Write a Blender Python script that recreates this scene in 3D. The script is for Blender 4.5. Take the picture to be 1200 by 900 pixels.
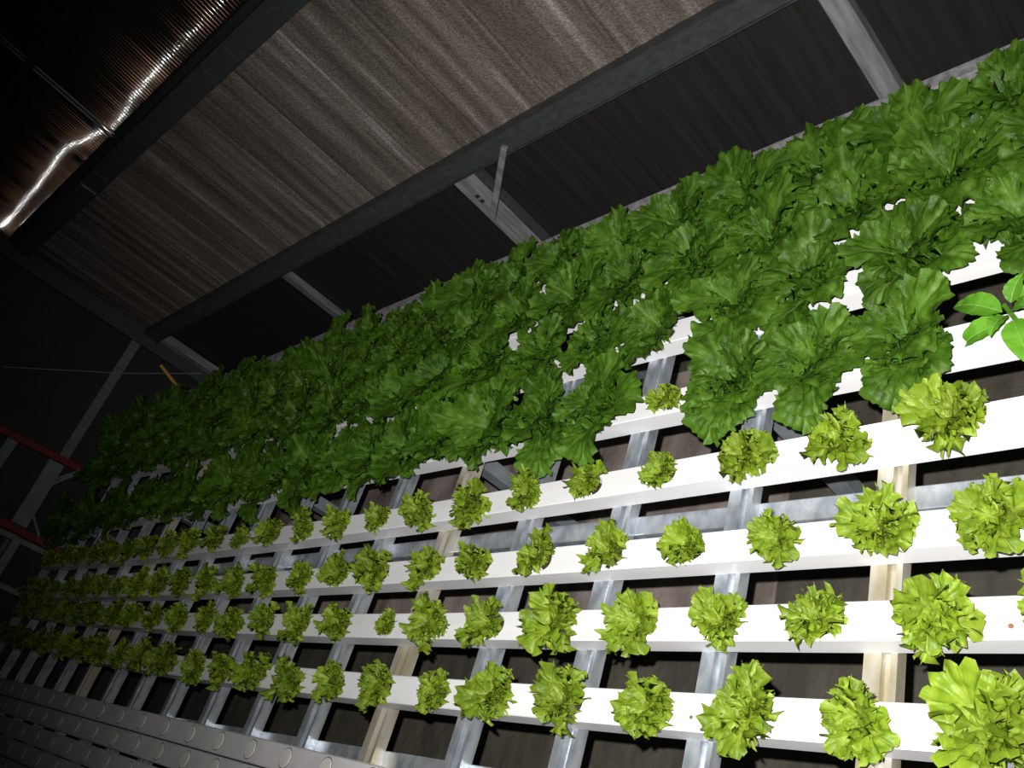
import bpy, bmesh, math, random
from mathutils import Vector, Matrix, Euler, noise

# ---------------------------------------------------------------- clear
for o in list(bpy.data.objects): bpy.data.objects.remove(o, do_unlink=True)
scene = bpy.context.scene
COL = scene.collection
# ---------------------------------------------------------------- camera
FZ = -0.62                                   # floor level; z=0 is the top of the table's steel cross channels
CAM = Vector((1.51555, -1.12531, 1.12995))
F_PX = 1028.85
RT = Vector((0.69883, 0.28044, -0.65802))    # image right in world
UPV = Vector((0.19254, 0.81223, 0.55064))    # image up in world
FW = Vector((-0.68889, 0.51150, -0.51362))   # view direction
cam = bpy.data.cameras.new('camera'); co = bpy.data.objects.new('camera', cam); COL.objects.link(co)
R3 = Matrix((RT, UPV, -FW)).transposed()
co.matrix_world = Matrix.Translation(CAM) @ R3.to_4x4()
cam.sensor_fit = 'HORIZONTAL'; cam.sensor_width = 36.0; cam.lens = 36.0 * F_PX / 1200.0
cam.clip_start = 0.01; cam.clip_end = 50
scene.camera = co
# ---------------------------------------------------------------- world, flash, exposure
w = bpy.data.worlds.new('night'); scene.world = w; w.use_nodes = True
w.node_tree.nodes['Background'].inputs[0].default_value = (0.5, 0.6, 0.8, 1)
w.node_tree.nodes['Background'].inputs[1].default_value = 0.006
# the camera's own flash, a few centimetres up-left of the lens, beam aimed at the near plants
fl = bpy.data.lights.new('camera_flash', 'SPOT'); fo = bpy.data.objects.new('camera_flash', fl); COL.objects.link(fo)
fo.location = CAM + UPV * 0.045 - RT * 0.03 + FW * 0.01
aim = (FW + RT * 0.20 - UPV * 0.04).normalized()
fo.rotation_euler = aim.to_track_quat('-Z', 'Y').to_euler()
fl.energy = 222; fl.shadow_soft_size = 0.006; fl.spot_size = math.radians(95); fl.spot_blend = 1.0
fl.color = (1.0, 0.97, 0.95)
vs = scene.view_settings
vs.view_transform = 'Standard'; vs.look = 'None'; vs.exposure = 0.0; vs.gamma = 1.0; vs.use_curve_mapping = False

# ---------------------------------------------------------------- materials
def mat(name, col, rough=0.5, metal=0.0, var=0.0, scale=20, stretch=(1, 1, 1), col2=None, bump=0.0, bscale=60, bstretch=(1, 1, 1), spec=0.5):
    m = bpy.data.materials.new(name); m.use_nodes = True
    nt = m.node_tree; b = nt.nodes['Principled BSDF']
    b.inputs['Roughness'].default_value = rough; b.inputs['Metallic'].default_value = metal
    b.inputs['Specular IOR Level'].default_value = spec
    tc = nt.nodes.new('ShaderNodeTexCoord')
    def nz(sc, st, det=4):
        mp = nt.nodes.new('ShaderNodeMapping'); mp.inputs['Scale'].default_value = st
        nt.links.new(tc.outputs['Object'], mp.inputs['Vector'])
        n = nt.nodes.new('ShaderNodeTexNoise'); n.inputs['Scale'].default_value = sc; n.inputs['Detail'].default_value = det
        nt.links.new(mp.outputs[0], n.inputs['Vector']); return n
    n = nz(scale, stretch)
    r = nt.nodes.new('ShaderNodeValToRGB')
    c2 = col2 if col2 else tuple(c * (1 - var) for c in col)
    r.color_ramp.elements[0].position = .35; r.color_ramp.elements[0].color = (*c2, 1)
    r.color_ramp.elements[1].position = .65; r.color_ramp.elements[1].color = (*col, 1)
    nt.links.new(n.outputs['Fac'], r.inputs['Fac']); nt.links.new(r.outputs[0], b.inputs['Base Color'])
    if bump:
        n2 = nz(bscale, bstretch, 3); bp = nt.nodes.new('ShaderNodeBump')
        bp.inputs['Strength'].default_value = bump; bp.inputs['Distance'].default_value = 0.01
        nt.links.new(n2.outputs['Fac'], bp.inputs['Height']); nt.links.new(bp.outputs[0], b.inputs['Normal'])
    return m

M = {}
M['pvc'] = mat('white_plastic', (0.80, 0.80, 0.81), 0.38, var=0.07, scale=9, stretch=(.5, 4, 4), bump=.02, bscale=30)
M['pvc_cap'] = mat('white_cap_plastic', (0.80, 0.79, 0.74), 0.4, var=0.1, scale=30)
M['pvc_old'] = mat('old_white_plastic', (0.72, 0.71, 0.71), 0.45, var=0.15, scale=10)
M['galv'] = mat('galvanised_steel', (0.62, 0.66, 0.70), 0.36, 0.65, scale=38, stretch=(1, .55, 1), col2=(0.33, 0.38, 0.43), bump=.05, bscale=80)
M['galv_y'] = mat('yellowed_steel', (0.60, 0.59, 0.53), 0.4, 0.5, scale=26, stretch=(1, .35, 1), col2=(0.42, 0.37, 0.24))
M['galv_d'] = mat('dull_grey_steel', (0.26, 0.29, 0.31), 0.5, 0.3, scale=22, col2=(0.19, 0.22, 0.24))
M['beam'] = mat('dark_painted_steel', (0.075, 0.082, 0.086), 0.55, 0.1, scale=60, stretch=(.5, 1, 1), col2=(0.052, 0.057, 0.060))
M['beam_black'] = mat('near_black_finish', (0.03, 0.032, 0.034), 0.6)  # near-black tone for the girt's top strip, the batten and bolt holes
M['post'] = mat('pale_timber', (0.34, 0.33, 0.34), 0.7, scale=14, stretch=(4, 4, .5), col2=(0.18, 0.175, 0.19))
M['post_dim'] = mat('grey_post', (0.22, 0.22, 0.23), 0.7, scale=14, stretch=(4, 4, .5), col2=(0.13, 0.13, 0.14))
M['wall_dark'] = mat('black_sheeting', (0.024, 0.023, 0.023), 0.6, scale=7, stretch=(9, 1, .5), col2=(0.015, 0.014, 0.013), bump=.05, bscale=20, bstretch=(6, 1, .3))
M['gable'] = mat('dark_gable_sheeting', (0.030, 0.031, 0.034), 0.6, scale=5, col2=(0.018, 0.019, 0.021))
M['red'] = mat('red_paint', (0.24, 0.022, 0.018), 0.5, var=.25, scale=30)
M['yellow'] = mat('yellow_plastic', (0.75, 0.42, 0.04), 0.45)
M['wire'] = mat('pale_wire', (0.30, 0.31, 0.31), 0.5)
M['plug_and_rim_shade'] = mat('brown_root_plug_and_rim_shade', (0.060, 0.038, 0.026), 0.9, var=.4, scale=200)
M['dirt'] = mat('dried_brown_speck', (0.22, 0.10, 0.05), 0.9)
M['slab'] = mat('grey_brown_concrete', (0.36, 0.30, 0.27), 0.85, scale=6, stretch=(1.6, .7, 1), col2=(0.14, 0.112, 0.10), bump=.3, bscale=40)
M['floor'] = mat('dark_damp_ground', (0.088, 0.078, 0.058), 0.9, scale=9, stretch=(2.2, .8, 1), col2=(0.052, 0.047, 0.036), bump=.4, bscale=50)
M['ceil'] = mat('dark_roof_film', (0.03, 0.03, 0.03), 0.6)

def pad_material():
    m = bpy.data.materials.new('cooling_pad_cellulose'); m.use_nodes = True
    nt = m.node_tree; b = nt.nodes['Principled BSDF']; b.inputs['Roughness'].default_value = .85
    b.inputs['Specular IOR Level'].default_value = .2
    tc = nt.nodes.new('ShaderNodeTexCoord')
    def node(t, **k):
        n = nt.nodes.new(t)
        for a, v in k.items(): n.inputs[a].default_value = v
        return n
    mp = node('ShaderNodeMapping'); mp.inputs['Scale'].default_value = (1, 1, .07)
    n1 = node('ShaderNodeTexNoise', Scale=13.0, Detail=6.0, Roughness=.62)
    nt.links.new(tc.outputs['Object'], mp.inputs[0]); nt.links.new(mp.outputs[0], n1.inputs['Vector'])
    r1 = nt.nodes.new('ShaderNodeValToRGB')
    e = r1.color_ramp.elements
    e[0].position = .30; e[0].color = (.12, .10, .078, 1)
    e[1].position = .74; e[1].color = (.66, .61, .57, 1)
    x = e.new(.48); x.color = (.215, .182, .152, 1)
    x = e.new(.60); x.color = (.33, .285, .25, 1)
    nt.links.new(n1.outputs['Fac'], r1.inputs[0])
    # fine embossed speckle of the crossed flutes
    mp2 = node('ShaderNodeMapping'); mp2.inputs['Rotation'].default_value = (0, .6, 0); mp2.inputs['Scale'].default_value = (1, 1, 2.2)
    n2 = node('ShaderNodeTexVoronoi', Scale=105.0)
    nt.links.new(tc.outputs['Object'], mp2.inputs[0]); nt.links.new(mp2.outputs[0], n2.inputs['Vector'])
    mr = node('ShaderNodeMapRange'); mr.inputs['From Min'].default_value = 0; mr.inputs['From Max'].default_value = .7
    mr.inputs['To Min'].default_value = 1.25; mr.inputs['To Max'].default_value = .62
    nt.links.new(n2.outputs['Distance'], mr.inputs['Value'])
    vm = nt.nodes.new('ShaderNodeVectorMath'); vm.operation = 'MULTIPLY'
    nt.links.new(r1.outputs[0], vm.inputs[0]); nt.links.new(mr.outputs[0], vm.inputs[1])
    nt.links.new(vm.outputs[0], b.inputs['Base Color'])
    bp = node('ShaderNodeBump'); bp.inputs['Strength'].default_value = .6; bp.inputs['Distance'].default_value = .004
    nt.links.new(n2.outputs['Distance'], bp.inputs['Height']); nt.links.new(bp.outputs[0], b.inputs['Normal'])
    return m
M['pad'] = pad_material()

def film_material():
    m = bpy.data.materials.new('ribbed_plastic_sheet'); m.use_nodes = True
    nt = m.node_tree; b = nt.nodes['Principled BSDF']; out = nt.nodes['Material Output']
    b.inputs['Base Color'].default_value = (.016, .015, .013, 1); b.inputs['Roughness'].default_value = .030
    b.inputs['Specular IOR Level'].default_value = .6
    gl = nt.nodes.new('ShaderNodeBsdfGlossy'); gl.inputs['Color'].default_value = (.75, .42, .24, 1); gl.inputs['Roughness'].default_value = .12
    ms = nt.nodes.new('ShaderNodeMixShader'); ms.inputs[0].default_value = .035
    nt.links.new(b.outputs[0], ms.inputs[1]); nt.links.new(gl.outputs[0], ms.inputs[2]); nt.links.new(ms.outputs[0], out.inputs['Surface'])
    tc = nt.nodes.new('ShaderNodeTexCoord')
    mp = nt.nodes.new('ShaderNodeMapping'); mp.inputs['Scale'].default_value = (1, 1, .12)
    n = nt.nodes.new('ShaderNodeTexNoise'); n.inputs['Scale'].default_value = 18; n.inputs['Detail'].default_value = 2
    r = nt.nodes.new('ShaderNodeMapRange'); r.inputs['From Min'].default_value = .35; r.inputs['From Max'].default_value = .65
    r.inputs['To Min'].default_value = .0; r.inputs['To Max'].default_value = .035
    nt.links.new(tc.outputs['Object'], mp.inputs[0]); nt.links.new(mp.outputs[0], n.inputs['Vector'])
    nt.links.new(n.outputs['Fac'], r.inputs['Value']); nt.links.new(r.outputs[0], ms.inputs[0])
    return m
M['film'] = film_material()

def leaf_material(name, dark, mid, light, rib, spec=.28):
    m = bpy.data.materials.new(name); m.use_nodes = True
    nt = m.node_tree; b = nt.nodes['Principled BSDF']; out = nt.nodes['Material Output']
    b.inputs['Roughness'].default_value = .45; b.inputs['Specular IOR Level'].default_value = spec
    tc = nt.nodes.new('ShaderNodeTexCoord'); L = nt.links.new
    n = nt.nodes.new('ShaderNodeTexNoise'); n.inputs['Scale'].default_value = 34; n.inputs['Detail'].default_value = 5
    L(tc.outputs['Object'], n.inputs['Vector'])
    r = nt.nodes.new('ShaderNodeValToRGB'); e = r.color_ramp.elements
    e[0].position = .32; e[0].color = (*dark, 1); e[1].position = .70; e[1].color = (*light, 1)
    x = e.new(.5); x.color = (*mid, 1)
    L(n.outputs['Fac'], r.inputs[0])
    # random tone per plant and leaf
    oi = nt.nodes.new('ShaderNodeObjectInfo')
    hs = nt.nodes.new('ShaderNodeHueSaturation'); mr = nt.nodes.new('ShaderNodeMapRange')
    mr.inputs['To Min'].default_value = .78; mr.inputs['To Max'].default_value = 1.18
    L(oi.outputs['Random'], mr.inputs['Value']); L(mr.outputs[0], hs.inputs['Value']); L(r.outputs[0], hs.inputs['Color'])
    # ribs: uv.x along the leaf, uv.y signed distance from the midrib
    uv = nt.nodes.new('ShaderNodeSeparateXYZ'); L(tc.outputs['UV'], uv.inputs[0])
    ab = nt.nodes.new('ShaderNodeMath'); ab.operation = 'SUBTRACT'; ab.inputs[1].default_value = .5; L(uv.outputs['Y'], ab.inputs[0])
    ab2 = nt.nodes.new('ShaderNodeMath'); ab2.operation = 'ABSOLUTE'; L(ab.outputs[0], ab2.inputs[0])
    mm = nt.nodes.new('ShaderNodeMapRange'); mm.inputs['From Min'].default_value = .008; mm.inputs['From Max'].default_value = .045
    mm.inputs['To Min'].default_value = .55; mm.inputs['To Max'].default_value = 0
    L(ab2.outputs[0], mm.inputs['Value'])
    # side veins, herringbone
    sv = nt.nodes.new('ShaderNodeMath'); sv.operation = 'MULTIPLY_ADD'; sv.inputs[1].default_value = -1.3
    L(ab2.outputs[0], sv.inputs[0]); L(uv.outputs['X'], sv.inputs[2])
    wv = nt.nodes.new('ShaderNodeMath'); wv.operation = 'MULTIPLY'; wv.inputs[1].default_value = 50; L(sv.outputs[0], wv.inputs[0])
    sn = nt.nodes.new('ShaderNodeMath'); sn.operation = 'SINE'; L(wv.outputs[0], sn.inputs[0])
    s2 = nt.nodes.new('ShaderNodeMapRange'); s2.inputs['From Min'].default_value = .82; s2.inputs['From Max'].default_value = 1.0
    s2.inputs['To Min'].default_value = 0; s2.inputs['To Max'].default_value = .14; L(sn.outputs[0], s2.inputs['Value'])
    mx = nt.nodes.new('ShaderNodeMath'); mx.operation = 'MAXIMUM'; L(mm.outputs[0], mx.inputs[0]); L(s2.outputs[0], mx.inputs[1])
    mix = nt.nodes.new('ShaderNodeMix'); mix.data_type = 'RGBA'; L(mx.outputs[0], mix.inputs[0]); L(hs.outputs[0], mix.inputs[6]); mix.inputs[7].default_value = (*rib, 1)
    L(mix.outputs[2], b.inputs['Base Color'])
    n3 = nt.nodes.new('ShaderNodeTexNoise'); n3.inputs['Scale'].default_value = 120; n3.inputs['Detail'].default_value = 3
    L(tc.outputs['Object'], n3.inputs['Vector'])
    ad = nt.nodes.new('ShaderNodeMath'); ad.operation = 'ADD'; L(n3.outputs['Fac'], ad.inputs[0]); L(mx.outputs[0], ad.inputs[1])
    bp = nt.nodes.new('ShaderNodeBump'); bp.inputs['Strength'].default_value = .55; bp.inputs['Distance'].default_value = .003
    L(ad.outputs[0], bp.inputs['Height']); L(bp.outputs[0], b.inputs['Normal'])
    tr = nt.nodes.new('ShaderNodeBsdfTranslucent'); L(mix.outputs[2], tr.inputs['Color'])
    ms = nt.nodes.new('ShaderNodeMixShader'); ms.inputs[0].default_value = .22
    L(b.outputs[0], ms.inputs[1]); L(tr.outputs[0], ms.inputs[2]); L(ms.outputs[0], out.inputs['Surface'])
    return m
M['leaf_young'] = leaf_material('young_lettuce_leaf', (.105, .180, .009), (.180, .272, .016), (.285, .385, .045), (.30, .41, .07))
M['leaf_old'] = leaf_material('mature_lettuce_leaf', (.028, .074, .005), (.050, .120, .008), (.094, .186, .018), (.13, .24, .05), .17)
M['leaf_basil'] = leaf_material('smooth_basil_leaf', (.060, .19, .010), (.095, .27, .015), (.13, .33, .03), (.22, .44, .09))

# ---------------------------------------------------------------- mesh helpers
def mesh_of(bm, name, m, smooth=False):
    me = bpy.data.meshes.new(name); bm.to_mesh(me); bm.free()
    me.materials.append(m)
    if smooth:
        for p in me.polygons: p.use_smooth = True
    return me
def link(name, me, parent=None, loc=None, rot=None, sc=None):
    o = bpy.data.objects.new(name, me); COL.objects.link(o)
    if parent: o.parent = parent
    if loc is not None: o.location = loc
    if rot is not None: o.rotation_euler = rot
    if sc is not None: o.scale = sc
    return o
def obj(name, bm, m, parent=None, loc=None, smooth=False):
    return link(name, mesh_of(bm, name, m, smooth), parent, loc)
def tag(o, label, cat, group=None, kind=None):
    o['label'] = label; o['category'] = cat
    if group: o['group'] = group
    if kind: o['kind'] = kind
    return o
def thing(name, label, cat, loc=(0, 0, 0), group=None):
    o = bpy.data.objects.new(name, None); COL.objects.link(o); o.location = loc; o.empty_display_size = .05
    return tag(o, label, cat, group)
def struct(name, bm, m, label=None, loc=None):
    o = obj(name, bm, m, None, loc); o['kind'] = 'structure'
    if label: o['label'] = label; o['category'] = name.split('_')[0]
    return o
def box(bm, a, b, bev=0.0):
    x0, y0, z0 = a; x1, y1, z1 = b
    vs_ = [bm.verts.new(p) for p in ((x0, y0, z0), (x1, y0, z0), (x1, y1, z0), (x0, y1, z0), (x0, y0, z1), (x1, y0, z1), (x1, y1, z1), (x0, y1, z1))]
    fs = [bm.faces.new([vs_[i] for i in f]) for f in ((3, 2, 1, 0), (4, 5, 6, 7), (0, 1, 5, 4), (1, 2, 6, 5), (2, 3, 7, 6), (3, 0, 4, 7))]
    if bev:
        es = list({e for f in fs for e in f.edges})
        bmesh.ops.bevel(bm, geom=es, offset=bev, segments=2, affect='EDGES', profile=.5)
    return bm
def bx(a, b, bev=0.0): return box(bmesh.new(), a, b, bev)
def bar(p, q, wd, th, up=(0, 0, 1)):
    """rectangular bar from p to q"""
    p, q = Vector(p), Vector(q); d = (q - p).normalized(); s = d.cross(Vector(up)).normalized(); t = s.cross(d)
    bm = bmesh.new(); rings = []
    for c in (p, q):
        rings.append([bm.verts.new(c + s * a * wd / 2 + t * b_ * th / 2) for a, b_ in ((-1, -1), (1, -1), (1, 1), (-1, 1))])
    for i in range(4): bm.faces.new((rings[0][i], rings[0][(i + 1) % 4], rings[1][(i + 1) % 4], rings[1][i]))
    bm.faces.new(rings[0][::-1]); bm.faces.new(rings[1])
    bmesh.ops.bevel(bm, geom=list(bm.edges), offset=min(wd, th) * .08, segments=1, affect='EDGES')
    return bm
def tube(pts, r, n=8):
    bm = bmesh.new(); prev = None
    for i, c in enumerate(pts):
        c = Vector(c); a = Vector(pts[max(i - 1, 0)]); b_ = Vector(pts[min(i + 1, len(pts) - 1)])
        d = (b_ - a).normalized(); s = d.cross(Vector((.31, .2, .93))).normalized(); t = s.cross(d)
        ring = [bm.verts.new(c + (s * math.cos(k * 2 * math.pi / n) + t * math.sin(k * 2 * math.pi / n)) * r) for k in range(n)]
        if prev:
            for k in range(n): bm.faces.new((prev[k], prev[(k + 1) % n], ring[(k + 1) % n], ring[k]))
        else: bm.faces.new(ring[::-1])
        prev = ring
    bm.faces.new(prev); return bm
def disc(cx, cy, z0, z1, r, n=20, rim=.0015):
    bm = bmesh.new()
    a = [bm.verts.new((cx + r * math.cos(t * 2 * math.pi / n), cy + r * math.sin(t * 2 * math.pi / n), z0)) for t in range(n)]
    b_ = [bm.verts.new((v.co.x, v.co.y, z1 - rim)) for v in a]
    c = [bm.verts.new((cx + (v.co.x - cx) * .93, cy + (v.co.y - cy) * .93, z1)) for v in a]
    for i in range(n):
        j = (i + 1) % n
        bm.faces.new((a[i], a[j], b_[j], b_[i])); bm.faces.new((b_[i], b_[j], c[j], c[i]))
    bm.faces.new(c); bm.faces.new(a[::-1]); return bm

# ---------------------------------------------------------------- the setting
YW = 1.0; XG = -3.12; XR = 2.9
struct('floor', bx((XG - .1, -2.6, FZ - .05), (XR, YW + .1, FZ)), M['floor'])
o = obj('concrete_slab', bx((-2.2, -.36, FZ), (.43, .46, FZ + .012), .004), M['slab']); tag(o, 'grey-brown concrete slab on the ground under the table', 'slab')
struct('ceiling', bx((XG - .1, -2.6, 2.45), (XR, YW + .3, 2.5)), M['ceil'])
# lower back wall: black ribbed sheeting
def ribbed(x0, x1, z0, z1, pitch, amp, y=0, tilt=0.0, bulge=0.0, nz=1, seed=1, sub=8, thick=.003):
    bm = bmesh.new(); n = int((x1 - x0) / pitch * sub); rows = []
    rnd = random.Random(seed)
    for k in range(nz + 1):
        z = z0 + (z1 - z0) * k / nz; r = []
        for i in range(n + 1):
            x = x0 + (x1 - x0) * i / n
            yy = amp * math.sin(2 * math.pi * (x - x0) / pitch)
            bl = noise.noise(Vector((x * 1.1 + seed, z * .3, .3)))
            yy += tilt * (z - z0) + bulge * math.sin(math.pi * (z - z0) / (z1 - z0)) * (1 + .5 * bl)
            r.append(bm.verts.new((x, y + yy, z)))
        rows.append(r)
    for k in range(nz):
        for i in range(n): bm.faces.new((rows[k][i], rows[k][i + 1], rows[k + 1][i + 1], rows[k + 1][i]))
    ex = bmesh.ops.extrude_face_region(bm, geom=list(bm.faces))
    for v in ex['geom']:
        if isinstance(v, bmesh.types.BMVert): v.co.y += thick
    bmesh.ops.recalc_face_normals(bm, faces=list(bm.faces))
    return bm
struct('wall_back', ribbed(XG, XR, FZ, .10, .075, .0008, y=YW + .02, sub=6), M['wall_dark'])
struct('wall_left', bx((XG - .03, -2.6, FZ), (XG, YW + .1, 2.45)), M['gable'])

# cooling pad: side-by-side fluted panels between the two girts
pad = thing('cooling_pad', 'grey-brown fluted cooling pad wall filling the band between the two dark steel girts', 'cooling pad', (0, YW, .15))
x = XG + .02; rnd = random.Random(4)
while x < XR:
    wd = .30
    bm = bmesh.new(); sub = 30; z0, z1 = 0.0, .68; top = []; botr = []
    for i in range(sub + 1):
        xx = x + (wd - .002) * i / sub
        yy = .004 * noise.noise(Vector((xx * 24, 0, 1))) + .006 * noise.noise(Vector((xx * 7, 3, 1)))
        if i in (0, sub): yy += .003
        botr.append(bm.verts.new((xx, yy, z0))); top.append(bm.verts.new((xx, yy, z1)))
    for i in range(sub): bm.faces.new((botr[i], botr[i + 1], top[i + 1], top[i]))
    ex = bmesh.ops.extrude_face_region(bm, geom=list(bm.faces))
    for v in ex['geom']:
        if isinstance(v, bmesh.types.BMVert): v.co.y += .05
    bmesh.ops.recalc_face_normals(bm, faces=list(bm.faces))
    obj('pad_panel', bm, M['pad'], pad); x += wd

# girts (steel beams running along the wall)
g = thing('steel_girt', 'dark grey steel girt running along the lower edge of the cooling pad', 'beam', (0, YW, .115))
obj('web', bx((XG, -.045, -.036), (XR, .0, .036), .002), M['beam'], g)
obj('top_flange', bx((XG, -.052, .036), (XR, .0, .040)), M['beam'], g)
obj('bottom_flange', bx((XG, -.052, -.040), (XR, .0, -.036)), M['beam'], g)
for xs in (-1.03, -.62, .9): obj('joint_plate', bx((xs - .022, -.0485, -.030), (xs + .022, -.044, .030), .001), M['beam'], g)
g = thing('steel_girt', 'wide dark steel girt running along the upper edge of the cooling pad', 'beam', (0, YW, .86))
obj('web', bx((XG, -.05, -.045), (XR, .0, .035), .002), M['beam'], g)
obj('top_flange', bx((XG, -.07, .035), (XR, .0, .041)), M['beam'], g)
obj('dark_strip', bx((XG, -.03, .041), (XR, .0, .068), .002), M['beam_black'], g)
for xs in (-2.02, -1.05, -.9): obj('joint_plate', bx((xs - .02, -.054, -.035), (xs + .02, -.049, .028), .001), M['beam'], g)
for xs in (-2.05,): obj('bracket', bx((xs - .1, -.056, -.04), (xs - .095, -.049, .03), .001), M['galv_d'], g)

# glossy ribbed plastic sheets above the upper girt
def sheet_bm(xa, xb, knots, fold=False):
    """vertical-ribbed sheet leaning slightly back; knots = [(x, lean)]"""
    zs = [.925, .936, .946, .956, .966, .980, 1.0, 1.03, 1.07, 1.15, 1.3, 1.6, 2.2]
    bm = bmesh.new(); pitch = .018; sub = 12; n = int((xb - xa) / pitch * sub); cols = []
    def lean(x):
        for (x0, l0), (x1, l1) in zip(knots, knots[1:]):
            if x <= x1: t = max(0, (x - x0) / (x1 - x0)); t = t * t * (3 - 2 * t); return l0 + (l1 - l0) * t
        return knots[-1][1]
    for k in range(n + 1):
        x = xa + (xb - xa) * k / n; l = lean(x) + .006 * noise.noise(Vector((x * 9, 0, 2)))
        rib = .0074 * math.sin(2 * math.pi * (x - xa) / pitch); y = YW - .005; col = []
        for a, z in enumerate(zs):
            if a:
                ll = l + (.024 if fold and zs[a] <= .947 and -2.9 < x < -2.0 else 0)
                y += ll * (z - zs[a - 1])
            col.append(bm.verts.new((x, y + rib, z)))
        cols.append(col)
    for k in range(n):
        for a in range(len(zs) - 1): bm.faces.new((cols[k][a], cols[k + 1][a], cols[k + 1][a + 1], cols[k][a + 1]))
    for f in bm.faces: f.smooth = True
    return bm
def sheet(xa, xb, knots, lab, fold=False):
    me = mesh_of(sheet_bm(xa, xb, knots, fold), 'plastic_sheet', M['film'], True)
    o = link('plastic_sheet', me); md = o.modifiers.new('thickness', 'SOLIDIFY'); md.thickness = .002; md.offset = 1
    tag(o, lab, 'plastic sheet', 'plastic sheets above the girt')
sheet(-3.11, -1.755, [(-3.1, .076), (-2.5, .072), (-2.1, .063), (-1.76, .088)], 'glossy ribbed plastic sheet above the upper girt, left of the thin seam strip', True)
sheet(-1.745, -.1, [(-1.74, .096), (-1.3, .082), (-.8, .082), (-.2, .078)], 'glossy ribbed plastic sheet above the upper girt, right of the thin seam strip')
sheet(-.09, XR, [(-.09, .08), (XR, .08)], 'glossy ribbed plastic sheet above the upper girt, beyond the right end')
sm = thing('seam_clip', 'thin pale double seam strip running up the plastic sheets', 'seam strip', (-1.75, YW - .02, .92))
obj('strip', bar((-.012, 0, .0), (-.012, .085, 1.25), .006, .006, (0, 1, 0)), M['wire'], sm)
obj('strip', bar((.012, 0, .0), (.012, .085, 1.25), .006, .006, (0, 1, 0)), M['wire'], sm)
tag(obj('horizontal_batten', bx((XG, YW - .03, 1.272), (-.2, YW + .0, 1.305), .003), M['beam_black']), 'black horizontal batten across the plastic sheet at the top left', 'batten')

# posts standing against the lower wall
tag(obj('wall_post', bx((.73, YW - .03, FZ), (.79, YW + .015, .10), .003), M['post']), 'grey post rising behind the plants at the upper right, below the lower girt', 'post')
po = thing('wall_post', 'broad pale post below the girt in the middle, crossed by a thin strut', 'post', (-.567, YW - .02, 0))
obj('board', bx((-.062, -.005, FZ), (.04, .03, .08), .003), M['post'], po); obj('edge_lip', bx((.04, -.002, FZ), (.062, .03, .08), .002), M['beam'], po)
for zz in (-.03, -.055): obj('bolt_hole', bx((-.03, -.0065, zz), (-.012, -.0045, zz + .014)), M['beam_black'], po)
tag(obj('thin_strut', bar((-.300, YW - .07, .115), (-.565, YW - .07, -.10), .022, .022, (0, 1, 0)), M['post']), 'thin grey strut hanging from the lower girt across the broad pale post', 'strut')
tag(obj('wall_post', bx((-1.815, YW - .02, FZ), (-1.775, YW + .015, .085), .002), M['post_dim']), 'thin dim grey post below the lower girt, between the broad pale post and the corner', 'post')
tag(obj('wall_post', bx((-3.095, YW - .03, FZ), (-3.025, YW + .015, .10), .003), M['post']), 'grey post at the far left corner under the end of the girts', 'post')
tag(obj('corner_column', bx((XG, YW - .10, FZ), (XG + .045, YW - .01, 2.3), .003), M['beam']), 'dark steel column in the corner where the back wall meets the gable', 'column')
# gable: rail, wire, yellow strap
tag(obj('gable_rail', bx((XG, -2.5, .135), (XG + .03, YW - .1, .185), .003), M['post_dim']), 'dim grey rail running along the dark gable wall', 'rail')
tag(obj('hanging_wire', tube([(XG + .045, .41, .62), (XG + .045, .70, .145), (XG + .045, .95, -.22)], .0022), M['wire']), 'thin pale wire slanting across the dark gable wall', 'wire')
tag(obj('yellow_strap', bar((XG + .04, .86, -.005), (XG + .04, .805, -.150), .016, .006, (1, 0, 0)), M['yellow']), 'small yellow strap hanging on the gable beside the corner post', 'strap')

# shelving frame with red uprights at the left end
X0 = -2.97
sh = thing('shelving_frame', 'shelving frame with red guard bars and grey beams at the dark left end', 'shelving', (X0, .1, FZ))
def P(y, z): return Vector((0, y - .1, z - FZ))
def shp(name, p, q, wd, th, m, dx=0): obj(name, bar(p + Vector((dx, 0, 0)), q + Vector((dx, 0, 0)), wd, th, (1, 0, 0)), m, sh)
shp('guard_bar', P(.115, .56), P(.132, .065), .034, .03, M['red']); sh.children[-1]['label'] = 'red bar nearest the wall'
shp('guard_bar', P(-.245, .40), P(-.252, -.045), .034, .03, M['red'], .01)
shp('inner_post', P(-.285, .36), P(-.285, FZ), .026, .03, M['galv_d'])
shp('inner_post', P(-.49, .20), P(-.49, FZ), .026, .03, M['galv_d'])
shp('beam', P(.10, .205), P(-.23, .200), .075, .03, M['galv_d'], .02)
shp('beam', P(.13, .415), P(-.9, .415), .05, .03, M['galv_d'], -.02)
shp('beam', P(-.28, .170), P(-.9, .168), .04, .03, M['galv_d'], .02)
shp('beam', P(-.15, -.02), P(-.9, -.02), .04, .03, M['galv_d'], -.03)
shp('brace', P(.115, .088), P(.0, .172), .014, .012, M['galv_d'], .03)
shp('brace', P(.115, .098), P(.015, .180), .010, .012, M['galv_d'], .03)
shp('brace', P(-.238, .095), P(-.14, .195), .012, .012, M['galv_d'], .03)

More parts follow.
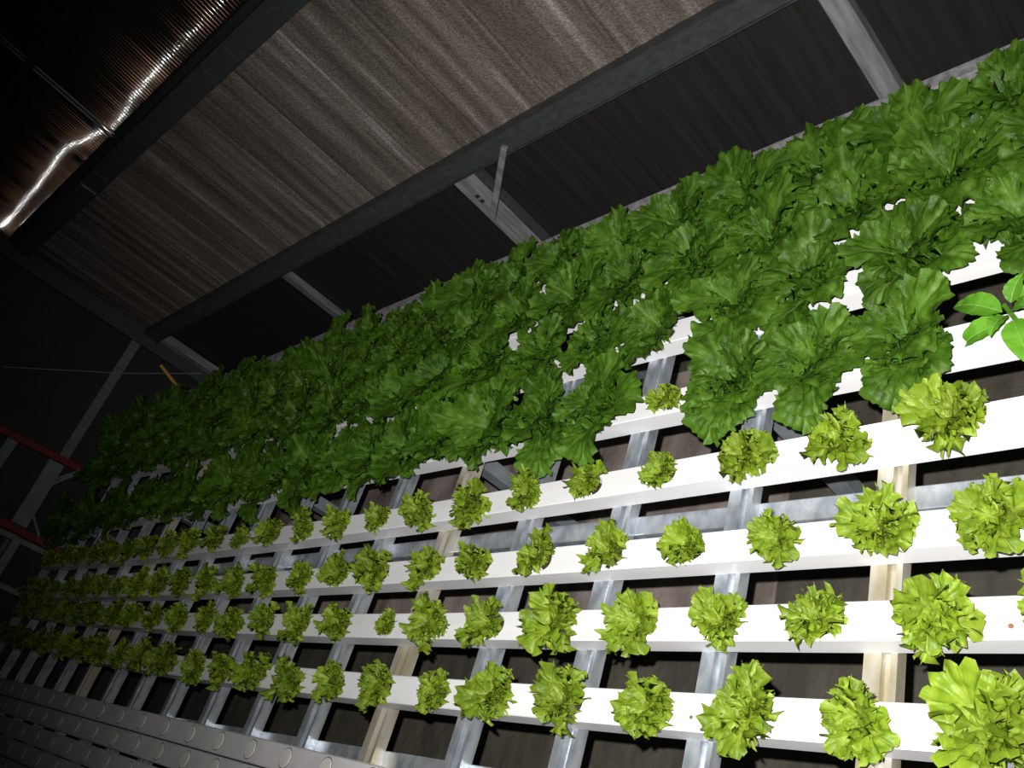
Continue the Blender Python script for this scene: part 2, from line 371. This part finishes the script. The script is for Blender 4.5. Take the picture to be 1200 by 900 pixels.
# ---------------------------------------------------------------- the growing table
X1 = 1.62; XL = -2.86
tb = thing('growing_table_frame', 'galvanised steel table frame carrying the white planting channels', 'table frame', (0, 0, FZ))
DZ = -FZ
def stud_bm(y0, y1):
    prof = [(0, 0), (.023, 0), (.0235, .0025), (.0255, .0025), (.026, -.011), (.037, -.011), (.0375, .0), (.046, .0), (.046, -.026), (0, -.026)]
    bm = bmesh.new()
    a = [bm.verts.new((px, y0, pz)) for px, pz in prof]; b_ = [bm.verts.new((px, y1, pz)) for px, pz in prof]
    n = len(prof)
    for i in range(n): bm.faces.new((a[i], b_[i], b_[(i + 1) % n], a[(i + 1) % n]))
    bm.faces.new(a); bm.faces.new(b_[::-1])
    bmesh.ops.recalc_face_normals(bm, faces=list(bm.faces)); return bm
sme = mesh_of(stud_bm(-1.36, .47), 'cross_channel', M['galv']); smy = mesh_of(stud_bm(-1.36, .47), 'cross_channel_yellow', M['galv_y'])
sx = [1.475, 1.215, .957, .698, .438, .182, -.080, -.332, -.577, -.822, -1.065, -1.308, -1.532, -1.775, -2.004, -2.24, -2.48, -2.72]
for i, x in enumerate(sx):
    yel = i in (2, 6, 13)
    o = link('cross_channel', smy if yel else sme, tb, (x, 0, DZ))
    if yel: o['label'] = 'yellowed steel cross channel'
for (y, z, wd, th, nm) in ((-.428, -.048, .040, .044, 'long_rail'), (-.915, -.048, .05, .044, 'long_rail'), (-1.34, -.048, .05, .044, 'long_rail'), (.430, -.048, .05, .044, 'long_rail')):
    obj(nm, bx((XL, y - wd / 2, DZ + z - th / 2), (X1, y + wd / 2, DZ + z + th / 2), .002), M['galv'] if y < .4 else M['galv'], tb)
obj('back_rail', bx((XL, .472, DZ - .05), (X1, .512, DZ + .012), .003), M['post'], tb)
for x in (1.50, .70, -.12, -.95, -1.78, -2.7):
    for y in (-1.34, -.165, .452):
        obj('leg', bx((x - .02, y - .02, 0), (x + .02, y + .02, DZ - .026), .002), M['galv_d'], tb)

# white planting channels with real planting holes
CW = .056; CH = .043; HR = .0205
def channel_bm(xa, xb, holes, yf, hole_r=HR, wd=CW, ch=CH):
    """box channel along X, centre line y = yf(x); round holes cut through the top face"""
    bm = bmesh.new(); xs = [xa]
    hs = sorted(holes)
    for h in hs: xs += [h - .03, h + .03]
    xs.append(xb); be = .0018; wi = .003
    def ring(x):
        y = yf(x); w2 = wd / 2
        # outer side bottom, outer shoulder, top edge (front) ... back
        return [bm.verts.new((x, y + a, z)) for a, z in ((-w2, 0), (-w2, ch - be), (-w2 + be, ch), (w2 - be, ch), (w2, ch - be), (w2, 0))], \
               [bm.verts.new((x, y + a, z)) for a, z in ((-w2 + wi, ch - .003), (-w2 + wi, wi), (w2 - wi, wi), (w2 - wi, ch - .003))]
    R = [ring(x) for x in xs]
    for k in range(len(xs) - 1):
        (o0, i0), (o1, i1) = R[k], R[k + 1]
        hole = k % 2 == 1
        for j in range(5):
            if j == 2 and hole: continue
            bm.faces.new((o0[j], o1[j], o1[j + 1], o0[j + 1]))
        bm.faces.new((o0[5], o1[5], o1[0], o0[0]))
        for j in range(3): bm.faces.new((i0[j + 1], i1[j + 1], i1[j], i0[j]))
        if hole:
            h = hs[k // 2]; cy = yf(h); N = 20
            cs = [(math.cos(t * 2 * math.pi / N), math.sin(t * 2 * math.pi / N)) for t in range(N)]
            top = [bm.verts.new((h + hole_r * c, cy + hole_r * s, ch)) for c, s in cs]
            low = [bm.verts.new((h + hole_r * c, cy + hole_r * s, ch - .003)) for c, s in cs]
            sq = []
            corners = {2: o1[3], 7: o0[3], 12: o0[2], 17: o1[2]}   # (+,+), (-,+), (-,-), (+,-)
            def nearest(t):
                a = (t + .5) * 18 % 360
                return o1[3] if a < 90 else o0[3] if a < 180 else o0[2] if a < 270 else o1[2]
            for t in range(N):
                u = (t + 1) % N
                bm.faces.new((top[t], top[u], low[u], low[t]))
                bm.faces.new((top[u], top[t], nearest(t)))
            bm.faces.new((top[5], o1[3], o0[3])); bm.faces.new((top[10], o0[3], o0[2]))
            bm.faces.new((top[15], o0[2], o1[2])); bm.faces.new((top[0], o1[2], o1[3]))
    for (oo, ii), f in ((R[0], 1), (R[-1], -1)):
        bm.faces.new(oo[::f])
    bmesh.ops.recalc_face_normals(bm, faces=list(bm.faces))
    return bm
ROWS = {  # y of the front edge as the channel really lies (slight bow), first hole x
    'A': (lambda x: .0106 * x * x - .0083 * x - .8147, 1.180),
    'B': (lambda x: .0094 * x * x - .0047 * x - .6815, 1.112),
    'C': (lambda x: .0052 * x * x + .0010 * x - .5535, 1.189),
    'D': (lambda x: .0080 * x * x + .0099 * x - .4042, 1.268),
    'E': (lambda x: .0019 * x * x - .0038 * x - .2284, 1.157),
    'F': (lambda x: .0080 * x * x - .0200 * x - .0380, 1.190),
    'G': (lambda x: -.012 * x + .118, 1.245),
    'H': (lambda x: -.010 * x + .252, 1.180)}
ORD = ['first', 'second', 'third', 'fourth', 'fifth', 'sixth', 'seventh', 'eighth', 'ninth', 'tenth', 'eleventh', 'twelfth', 'thirteenth', 'fourteenth', 'fifteenth', 'sixteenth', 'seventeenth', 'eighteenth', 'nineteenth', 'twentieth', 'twenty-first', 'twenty-second', 'twenty-third', 'twenty-fourth', 'twenty-fifth']
RN = {'A': 'front channel', 'B': 'second channel', 'C': 'third channel', 'D': 'fourth channel',
      'E': 'fifth channel', 'F': 'sixth channel', 'G': 'seventh channel', 'H': 'rearmost channel'}
CL = {'A': 'white planting channel of seedlings, the lowest, next to the packed empty channels',
      'B': 'white planting channel with seedlings, second from the lowest in the photo',
      'C': 'white planting channel with seedlings, third from the lowest, just below the long steel rail',
      'D': 'white planting channel with seedlings, topmost of the four seedling rows',
      'E': 'white planting channel holding the basil plant at its right, lowest under the big lettuces',
      'F': 'white planting channel under big lettuces, second row above the seedlings',
      'G': 'white planting channel mostly hidden under big lettuces, second from the back wall',
      'H': 'white planting channel mostly hidden under big lettuces, nearest the back wall'}
holes = {}; HIDX = {}
PULL = {-1: .055, 0: .042, 1: .024, 2: .013}
for r, (yf, h0) in ROWS.items():
    hs = []; x = h0 + .17
    while x > XL + .08:
        if x < X1 - .04:
            i = round((h0 - x) / .1703); xx = x - (PULL.get(i, 0) * (.45 if r == 'D' else 1) if r in 'ABCD' else 0)
            hs.append(xx); HIDX[r, xx] = i
        x -= .154 if r == 'E' else .1703
    holes[r] = hs
    cf = (lambda f: (lambda x: f(x) + CW / 2))(yf)
    ch = obj('planting_channel', channel_bm(XL, X1, hs, cf), M['pvc'], loc=(0, 0, 0))
    tag(ch, CL[r], 'channel', 'white planting channels')
# brown specks on the channels at the right
for (x, y, r_, lb) in ((1.155, -.668, .0035, 'tiny brown speck on the second channel, near the right edge'), (1.205, -.655, .005, 'brown speck on the second channel, cut by the right edge'), (.73, -.805, .003, 'tiny dark speck on the front channel between two seedlings')):
    tag(obj('dirt_speck', disc(x, y + .01, CH, CH + .001, r_, 8, .0003), M['dirt']), lb, 'dirt speck', 'dirt specks on the channels')

def cap_mesh():
    bm = disc(.0006, 0, CH - .002, CH + .0022, .0205, 22, .0008); nf = len(bm.faces)
    me = mesh_of(bm, 'hole_cap', M['pvc_cap']); me.materials.append(M['plug_and_rim_shade'])
    b2 = disc(0, 0, CH - .002, CH + .0006, .0222, 22, .0003)  # wider brown disc under the cap: rim shade painted as a dark ring
    b3 = bmesh.new(); b3.from_mesh(me); m2 = bpy.data.meshes.new('t'); b2.to_mesh(m2); b2.free(); n0 = len(b3.faces); b3.from_mesh(m2)
    b3.faces.ensure_lookup_table()
    for f in b3.faces[n0:]: f.material_index = 1
    b3.to_mesh(me); b3.free(); bpy.data.meshes.remove(m2); return me
# closely packed empty channels with capped holes at the lower left
PK = ['topmost of the packed block, touching the steel frame', 'second from the top of the packed block', 'third from the top of the packed block', 'fourth from the top of the packed block', 'fifth from the top of the packed block', 'sixth from the top of the packed block', 'seventh from the top of the packed block']
for k in range(7):
    yf = (lambda kk: (lambda x: -.028 * x - .958 - .0585 * kk - (.004 if kk > 1 else 0)))(k)
    t = thing('packed_channel', 'empty white channel with capped holes, ' + PK[k], 'channel', (0, 0, 0), 'packed empty channels')
    t.location = (-1.2, yf(-1.2), 0)
    hs = []; x = -.118 - .0 + (.05 * (k % 3)); i = 0
    bm = bmesh.new()
    xs = [XL, .30]
    ring = []
    w2 = .0275
    for xx in xs:
        ring.append([bm.verts.new((xx + 1.2, yf(xx) - yf(-1.2) + a, z)) for a, z in ((-w2, 0), (-w2, CH - .003), (-w2 + .003, CH), (w2 - .003, CH), (w2, CH - .003), (w2, 0))])
    for j in range(6): bm.faces.new((ring[0][j], ring[1][j], ring[1][(j + 1) % 6], ring[0][(j + 1) % 6]))
    bm.faces.new(ring[0][::-1]); bm.faces.new(ring[1]); bmesh.ops.recalc_face_normals(bm, faces=list(bm.faces))
    obj('channel_body', bm, M['pvc_old'], t)
    if k == 0: cap_me = cap_mesh()
    x = .04 + (0, .03, .055, .02, .07, .045, .0)[k]
    while x > XL + .03:
        link('hole_cap', cap_me, t, (x + 1.2, yf(x) - yf(-1.2), 0)); x -= .156

# ---------------------------------------------------------------- lettuces
def leaf_mesh(name, m, L, W, seed, ruffle, jag, pet, th0, th1, teeth=17, nph=44, nr=8, cup=.25, old=0):
    """fan-shaped frilly blade on a short petiole, bent from th0 to th1 (angles from vertical)"""
    rnd = random.Random(seed); bm = bmesh.new(); uvl = bm.loops.layers.uv.new('UVMap')
    tot = pet + L
    N = 24; cur = [(0.0, 0.0, th0)]
    for i in range(N * 2):
        s = i / N; th = th0 + (th1 - th0) * min(s, 1.3) ** 1.2
        cx, cz, _ = cur[-1]; cur.append((cx + math.sin(th) * tot / N, cz + math.cos(th) * tot / N, th))
    def bend(x, y, h):
        s = max(0, min(x / tot * N, len(cur) - 1.001)); i = int(s); f = s - i
        cx = cur[i][0] * (1 - f) + cur[i + 1][0] * f; cz = cur[i][1] * (1 - f) + cur[i + 1][1] * f; th = cur[i][2] * (1 - f) + cur[i + 1][2] * f
        return Vector((cx - math.cos(th) * h, y, cz + math.sin(th) * h))
    verts = {}; uvs = {}
    ph1, ph2, ph3 = (rnd.uniform(0, 6.28) for _ in range(3)); kf = rnd.choice((5, 6, 7)); kf2 = rnd.choice((11, 13, 14))
    ox = pet + L * .36
    jg = [rnd.uniform(-1, 1) for _ in range(nph + 1)]
    for r in range(nr + 1):
        q = r / nr
        for k in range(nph + 1):
            ph = -math.pi + 2 * math.pi * k / nph
            tooth = abs(((k * teeth / nph + ph1) % 1) * 2 - 1) * 2 - 1
            lob = math.sin(ph * 3.2 + ph2) * .5 + math.sin(ph * 5.1 + ph3) * .5
            base = 1 + (jag * (.55 * tooth + .45 * jg[k]) + .10 * lob) * q ** 2
            back = .5 - .5 * math.cos(ph)            # 1 at the petiole side
            rx = (L * .64) * base * (1 - .42 * back); ry = (W * .5) * base * (1 - .25 * back)
            x = ox + q * rx * math.cos(ph); y = q * ry * math.sin(ph)
            if q > .02 and math.cos(ph) < 0: y *= (1 - .35 * back * q)
            env = q ** (4.0 if old else 2.4)
            h = ruffle * L * q ** 3 * .45 * math.sin(23 * ph + ph1 * 3) * (1 - .7 * back)
            h += ruffle * L * env * (.60 * math.sin(kf * ph + ph2) + .42 * math.sin(kf2 * ph + ph3 + q * 2) + .3 * jg[k]) * (1 - .5 * back)
            bf = 9.0 if old else 6.0
            h += L * (.050 if old else .085) * noise.noise(Vector((x / L * bf + seed, y / L * bf, 0))) * min(1, q * 2)
            h += L * (.07 if old else .06) * noise.noise(Vector((x / L * 2.6 + seed, y / L * 2.6, 5)))
            h += cup * (y * y) / (W * .5) - .10 * L * max(0, 1 - abs(y) / (W * .12)) * .25
            # foreshorten ruffles sideways too
            y += ruffle * L * env * .35 * math.sin(kf2 * ph + ph1)
            verts[r, k] = bm.verts.new(bend(x, y, h)); uvs[verts[r, k]] = (x / tot, .5 + y / W)
            if r == 0: verts[r, k].co = bend(ox, 0, cup * 0 - .025 * L)
    for r in range(nr):
        for k in range(nph):
            try: bm.faces.new((verts[r, k], verts[r + 1, k], verts[r + 1, k + 1], verts[r, k + 1]))
            except ValueError: pass
    # petiole: tapered half-round strip
    pr = []
    for i in range(6):
        s = i / 5; x = s * (pet + L * .30); wdt = W * (.07 - .04 * s)
        row = []
        for j in range(5):
            a = -1 + j / 2; v = bm.verts.new(bend(x, a * wdt, -.5 * wdt * (1 - a * a) - .004 * s)); uvs[v] = (x / tot, .5 + a * .02); row.append(v)
        pr.append(row)
    for i in range(5):
        for j in range(4): bm.faces.new((pr[i][j], pr[i][j + 1], pr[i + 1][j + 1], pr[i + 1][j]))
    bmesh.ops.remove_doubles(bm, verts=list(bm.verts), dist=1e-6)
    for f in bm.faces:
        f.smooth = True
        for lp in f.loops: lp[uvl].uv = uvs.get(lp.vert, (.5, .6))
    me = bpy.data.meshes.new(name); bm.to_mesh(me); bm.free(); me.materials.append(m); return me
D2R = math.radians
YL = [leaf_mesh('leaf', M['leaf_young'], .060, .062, 10 + i, .17, .19, .012, D2R(a0), D2R(a1), teeth=t, nph=64, nr=10)
      for i, (a0, a1, t) in enumerate(((15, 75, 15), (20, 95, 17), (10, 60, 13), (30, 100, 16), (18, 85, 19), (8, 50, 14)))]
YC = [leaf_mesh('leaf', M['leaf_young'], .032, .040, 40 + i, .36, .26, .010, D2R(4), D2R(60), teeth=15, nph=64, nr=7) for i in range(5)]
OL = [leaf_mesh('leaf', M['leaf_old'], .112, .118, 60 + i, .085, .085, .022, D2R(a0), D2R(a1), teeth=t, nph=84, nr=12, old=1)
      for i, (a0, a1, t) in enumerate(((15, 90, 31), (25, 110, 33), (10, 70, 29), (30, 120, 35), (20, 100, 32), (12, 80, 34), (35, 105, 30)))]
OC = [leaf_mesh('leaf', M['leaf_old'], .058, .068, 90 + i, .34, .20, .014, D2R(4), D2R(60), teeth=19, nph=76, nr=9) for i in range(4)]
plug_me = mesh_of(disc(0, 0, -.036, -.014, .0165, 12), 'root_plug', M['plug_and_rim_shade'])

def spec_young(rnd, s, big=0):
    """list of (mesh, yaw, tilt, scale)"""
    out = []; n = rnd.randint(5, 6) + big; a = rnd.uniform(0, 6.28)
    for i in range(n):
        a += 2.4 + rnd.uniform(-.3, .3)
        out.append((rnd.choice(YL), a, rnd.uniform(-.15, .25), s * rnd.uniform(.72, 1.12)))
    for i in range(13):
        a += 2.4; out.append((rnd.choice(YC), a, rnd.uniform(-.1, .9), s * rnd.uniform(.85, 1.35)))
    return out
def spec_old(rnd, s):
    out = []; a = rnd.uniform(0, 6.28)
    for i in range(6):
        a += 2.4 + rnd.uniform(-.25, .25); out.append((rnd.choice(OL), a, rnd.uniform(.0, .35), s * rnd.uniform(.85, 1.18)))
    for i in range(4):
        a += 2.4; out.append((rnd.choice(OL), a, rnd.uniform(-.30, -.05), s * rnd.uniform(.65, .85)))
    for i in range(11):
        a += 2.4; out.append((rnd.choice(OC), a, rnd.uniform(-.1, .75), s * rnd.uniform(.7, 1.2)))
    return out
def rot_of(yaw, tilt): return (Matrix.Rotation(yaw, 4, 'Z') @ Matrix.Rotation(tilt, 4, 'Y')).to_euler()
def plant(name, loc, spec, label, group, lean=(0, 0), cat='lettuce'):
    t = thing(name, label, cat, loc, group)
    for me, yaw, tilt, s in spec:
        link('leaf', me, t, (0, 0, -.006), (Matrix.Rotation(lean[0], 4, 'X') @ Matrix.Rotation(lean[1], 4, 'Y') @ rot_of(yaw, tilt).to_matrix().to_4x4()).to_euler(), (s, s, s))
    link('root_plug', plug_me, t)
    return t
def joined(name, spec, m):
    """a whole rosette in one mesh for plants whose leaves are only a few pixels"""
    bm = bmesh.new(); uvl = None
    for me, yaw, tilt, s in spec:
        tmp = bmesh.new(); tmp.from_mesh(me)
        tmp.transform(rot_of(yaw, tilt).to_matrix().to_4x4() @ Matrix.Scale(s, 4))
        m2 = bpy.data.meshes.new('tmp'); tmp.to_mesh(m2); tmp.free(); bm.from_mesh(m2); bpy.data.meshes.remove(m2)
    me = bpy.data.meshes.new(name); bm.to_mesh(me); bm.free(); me.materials.append(m); return me
rn = random.Random(77)
FY = [joined('young_lettuce', spec_young(rn, 1.0, -1), M['leaf_young']) for _ in range(5)]
FO = [joined('mature_lettuce', spec_old(rn, 1.0), M['leaf_old']) for _ in range(5)]

# size of each near seedling as seen in the photo, counted from the first hole left of the frame's right edge
SIZE = {'A': {0: 1.35, 1: 1.05, 2: 1.1, 3: 1.05, 4: 1.1, 5: 1.05, 6: .85, 7: .98, 8: .95, 9: 1.1},
        'B': {0: 1.3, 1: 1.0, 2: .95, 3: 1.0, 4: 1.3, 5: 1.0, 6: 1.1, 7: .60, 8: .85, 9: 1.0},
        'C': {0: 1.15, 1: 1.1, 2: 1.0, 3: .9, 4: .85, 5: 1.0, 6: .9, 7: .9, 8: 1.1, 9: .9},
        'D': {0: 1.1, 1: 1.25, 2: 1.15, 3: 1.05, 4: .8, 5: .88, 6: .95, 7: 1.15, 8: 1.05, 9: .8, 10: 1.0}}
YLAB = {('A', 0): 'large bright frilly lettuce seedling at the lower right corner of the photo',
        ('B', 0): 'large yellow-green frilly lettuce on the second channel from the front, near the right edge',
        ('B', 7): 'smallest lettuce seedling, sprouting beside its open hole on the second channel from the front',
        ('D', 1): 'bright yellow-green lettuce hanging over the fourth channel, right below the large dark leaf'}
for r in 'ABCD':
    yf = ROWS[r][0]; h0 = ROWS[r][1]
    for x in holes[r]:
        i = HIDX[r, x]
        rnd = random.Random(hash((ord(r), i)) & 0xffff); s = SIZE[r].get(i, rnd.uniform(.9, 1.1))
        s *= .97 if i < 3 else 1.04 if i < 9 else .98
        loc = (x + rnd.uniform(-.003, .003), yf(x) + CW / 2 + rnd.uniform(-.003, .003), CH)
        far = x < -1.0
        if (r, i) in YLAB: lab = YLAB[r, i]; grp = 'young lettuces'
        elif i < 0: lab = 'bright lettuce seedling on the %s, cut by the right edge of the photo' % RN[r]; grp = 'young lettuces'
        elif not far: lab = 'frilly lettuce seedling on the %s, %s from the right edge' % (RN[r], ORD[i]); grp = 'young lettuces'
        else: lab = 'dim lettuce seedling on the %s, %s from the right edge' % (RN[r], ORD[i]); grp = 'young lettuces'
        if far:
            o = link('young_lettuce', FY[rnd.randrange(5)], None, loc, (0, 0, rnd.uniform(0, 6.28)), (s,) * 3); tag(o, lab, 'lettuce', grp)
        else:
            plant('young_lettuce', loc, spec_young(rnd, s), lab, grp, (rnd.uniform(-.12, .12) + .06, rnd.uniform(-.15, .08)))
for r in 'EFGH':
    yf = ROWS[r][0]
    n = 0
    for x in holes[r]:
        rnd = random.Random(ord(r) * 131 + int(x * 1000)); s = rnd.uniform(.86, 1.04) * (1.0 if x > .3 else 1.12) * (1.12 if r in 'GH' and x > .3 else 1)
        if r == 'E' and x > 1.12: continue                 # basil stands here
        if r == 'F' and x > 1.25: continue
        n += 1
        loc = (x, yf(x) + CW / 2, CH); far = x < -.75
        young = r == 'E' and abs(x - .557) < .06           # small plant in the open hole
        if young:
            plant('young_lettuce', loc, spec_young(rnd, .85, -3), 'small lettuce seedling beside an open round hole, among the big lettuces of the fifth channel', 'young lettuces'); continue
        if not far: lab = 'big dark green lettuce on the %s, %s from the right' % (RN[r], ORD[n - 1])
        else: lab = 'big dim lettuce on the %s, %s from the right' % (RN[r], ORD[n - 1])
        grp = 'mature lettuces'
        if far:
            o = link('mature_lettuce', FO[rnd.randrange(5)], None, loc, (0, 0, rnd.uniform(0, 6.28)), (s,) * 3); tag(o, lab, 'lettuce', grp)
        else:
            sp = spec_old(rnd, s)
            if r == 'E' and (x > .65 or rnd.random() < .25): sp += [(OL[3], D2R(-95 + rnd.uniform(-25, 25)), .28, s * 1.1), (OL[1], D2R(-60 + rnd.uniform(-25, 25)), .2, s)]
            plant('mature_lettuce', loc, sp, lab, grp, (rnd.uniform(-.1, .1), rnd.uniform(-.1, .1)))

# basil-like plant with smooth pointed leaves at the right edge
def smooth_leaf(L, W, seed):
    bm = bmesh.new(); uvl = bm.loops.layers.uv.new('UVMap'); nu, nv = 14, 8; g = []
    for i in range(nu + 1):
        u = i / nu; wd = W * .5 * (math.sin(math.pi * u ** .8)) ** .8 * (1 - .25 * u) + .0008; row = []
        for j in range(nv + 1):
            v = -1 + 2 * j / nv
            z = .12 * L * math.sin(u * 2.6) - .35 * L * u * u * .5 + .35 * wd * abs(v) ** 1.3 + .0012 * math.sin(u * 30) * abs(v)
            row.append((bm.verts.new((.012 + u * L, v * wd, z)), (u, .5 + v * .5 * wd / (W * .5))))
        g.append(row)
    for i in range(nu):
        for j in range(nv):
            q = (g[i][j], g[i][j + 1], g[i + 1][j + 1], g[i + 1][j]); f = bm.faces.new([a[0] for a in q]); f.smooth = True
            for lp, a in zip(f.loops, q): lp[uvl].uv = a[1]
    me = bpy.data.meshes.new('leaf'); bm.to_mesh(me); bm.free(); me.materials.append(M['leaf_basil']); return me
bs = thing('basil_plant', 'basil plant with smooth pointed leaves on the fifth channel at the right edge', 'plant', (1.173, ROWS['E'][0](1.173) + CW / 2, CH))
obj('stem', tube([(0, 0, -.02), (-.004, .002, .02), (-.006, .0, .05)], .0035), M['leaf_basil'], bs)
bl = smooth_leaf(.085, .044, 1); bl2 = smooth_leaf(.045, .028, 2)
for me, yaw, tl, z in ((bl, 188, 16, .018), (bl, 150, 2, .030), (bl, 20, -10, .03), (bl, -75, 5, .028), (bl2, 60, -25, .036), (bl2, 250, -20, .036), (bl2, 330, -30, .038)):
    link('leaf', me, bs, (-.005, 0, z), rot_of(D2R(yaw), D2R(tl)))
link('root_plug', plug_me, bs)
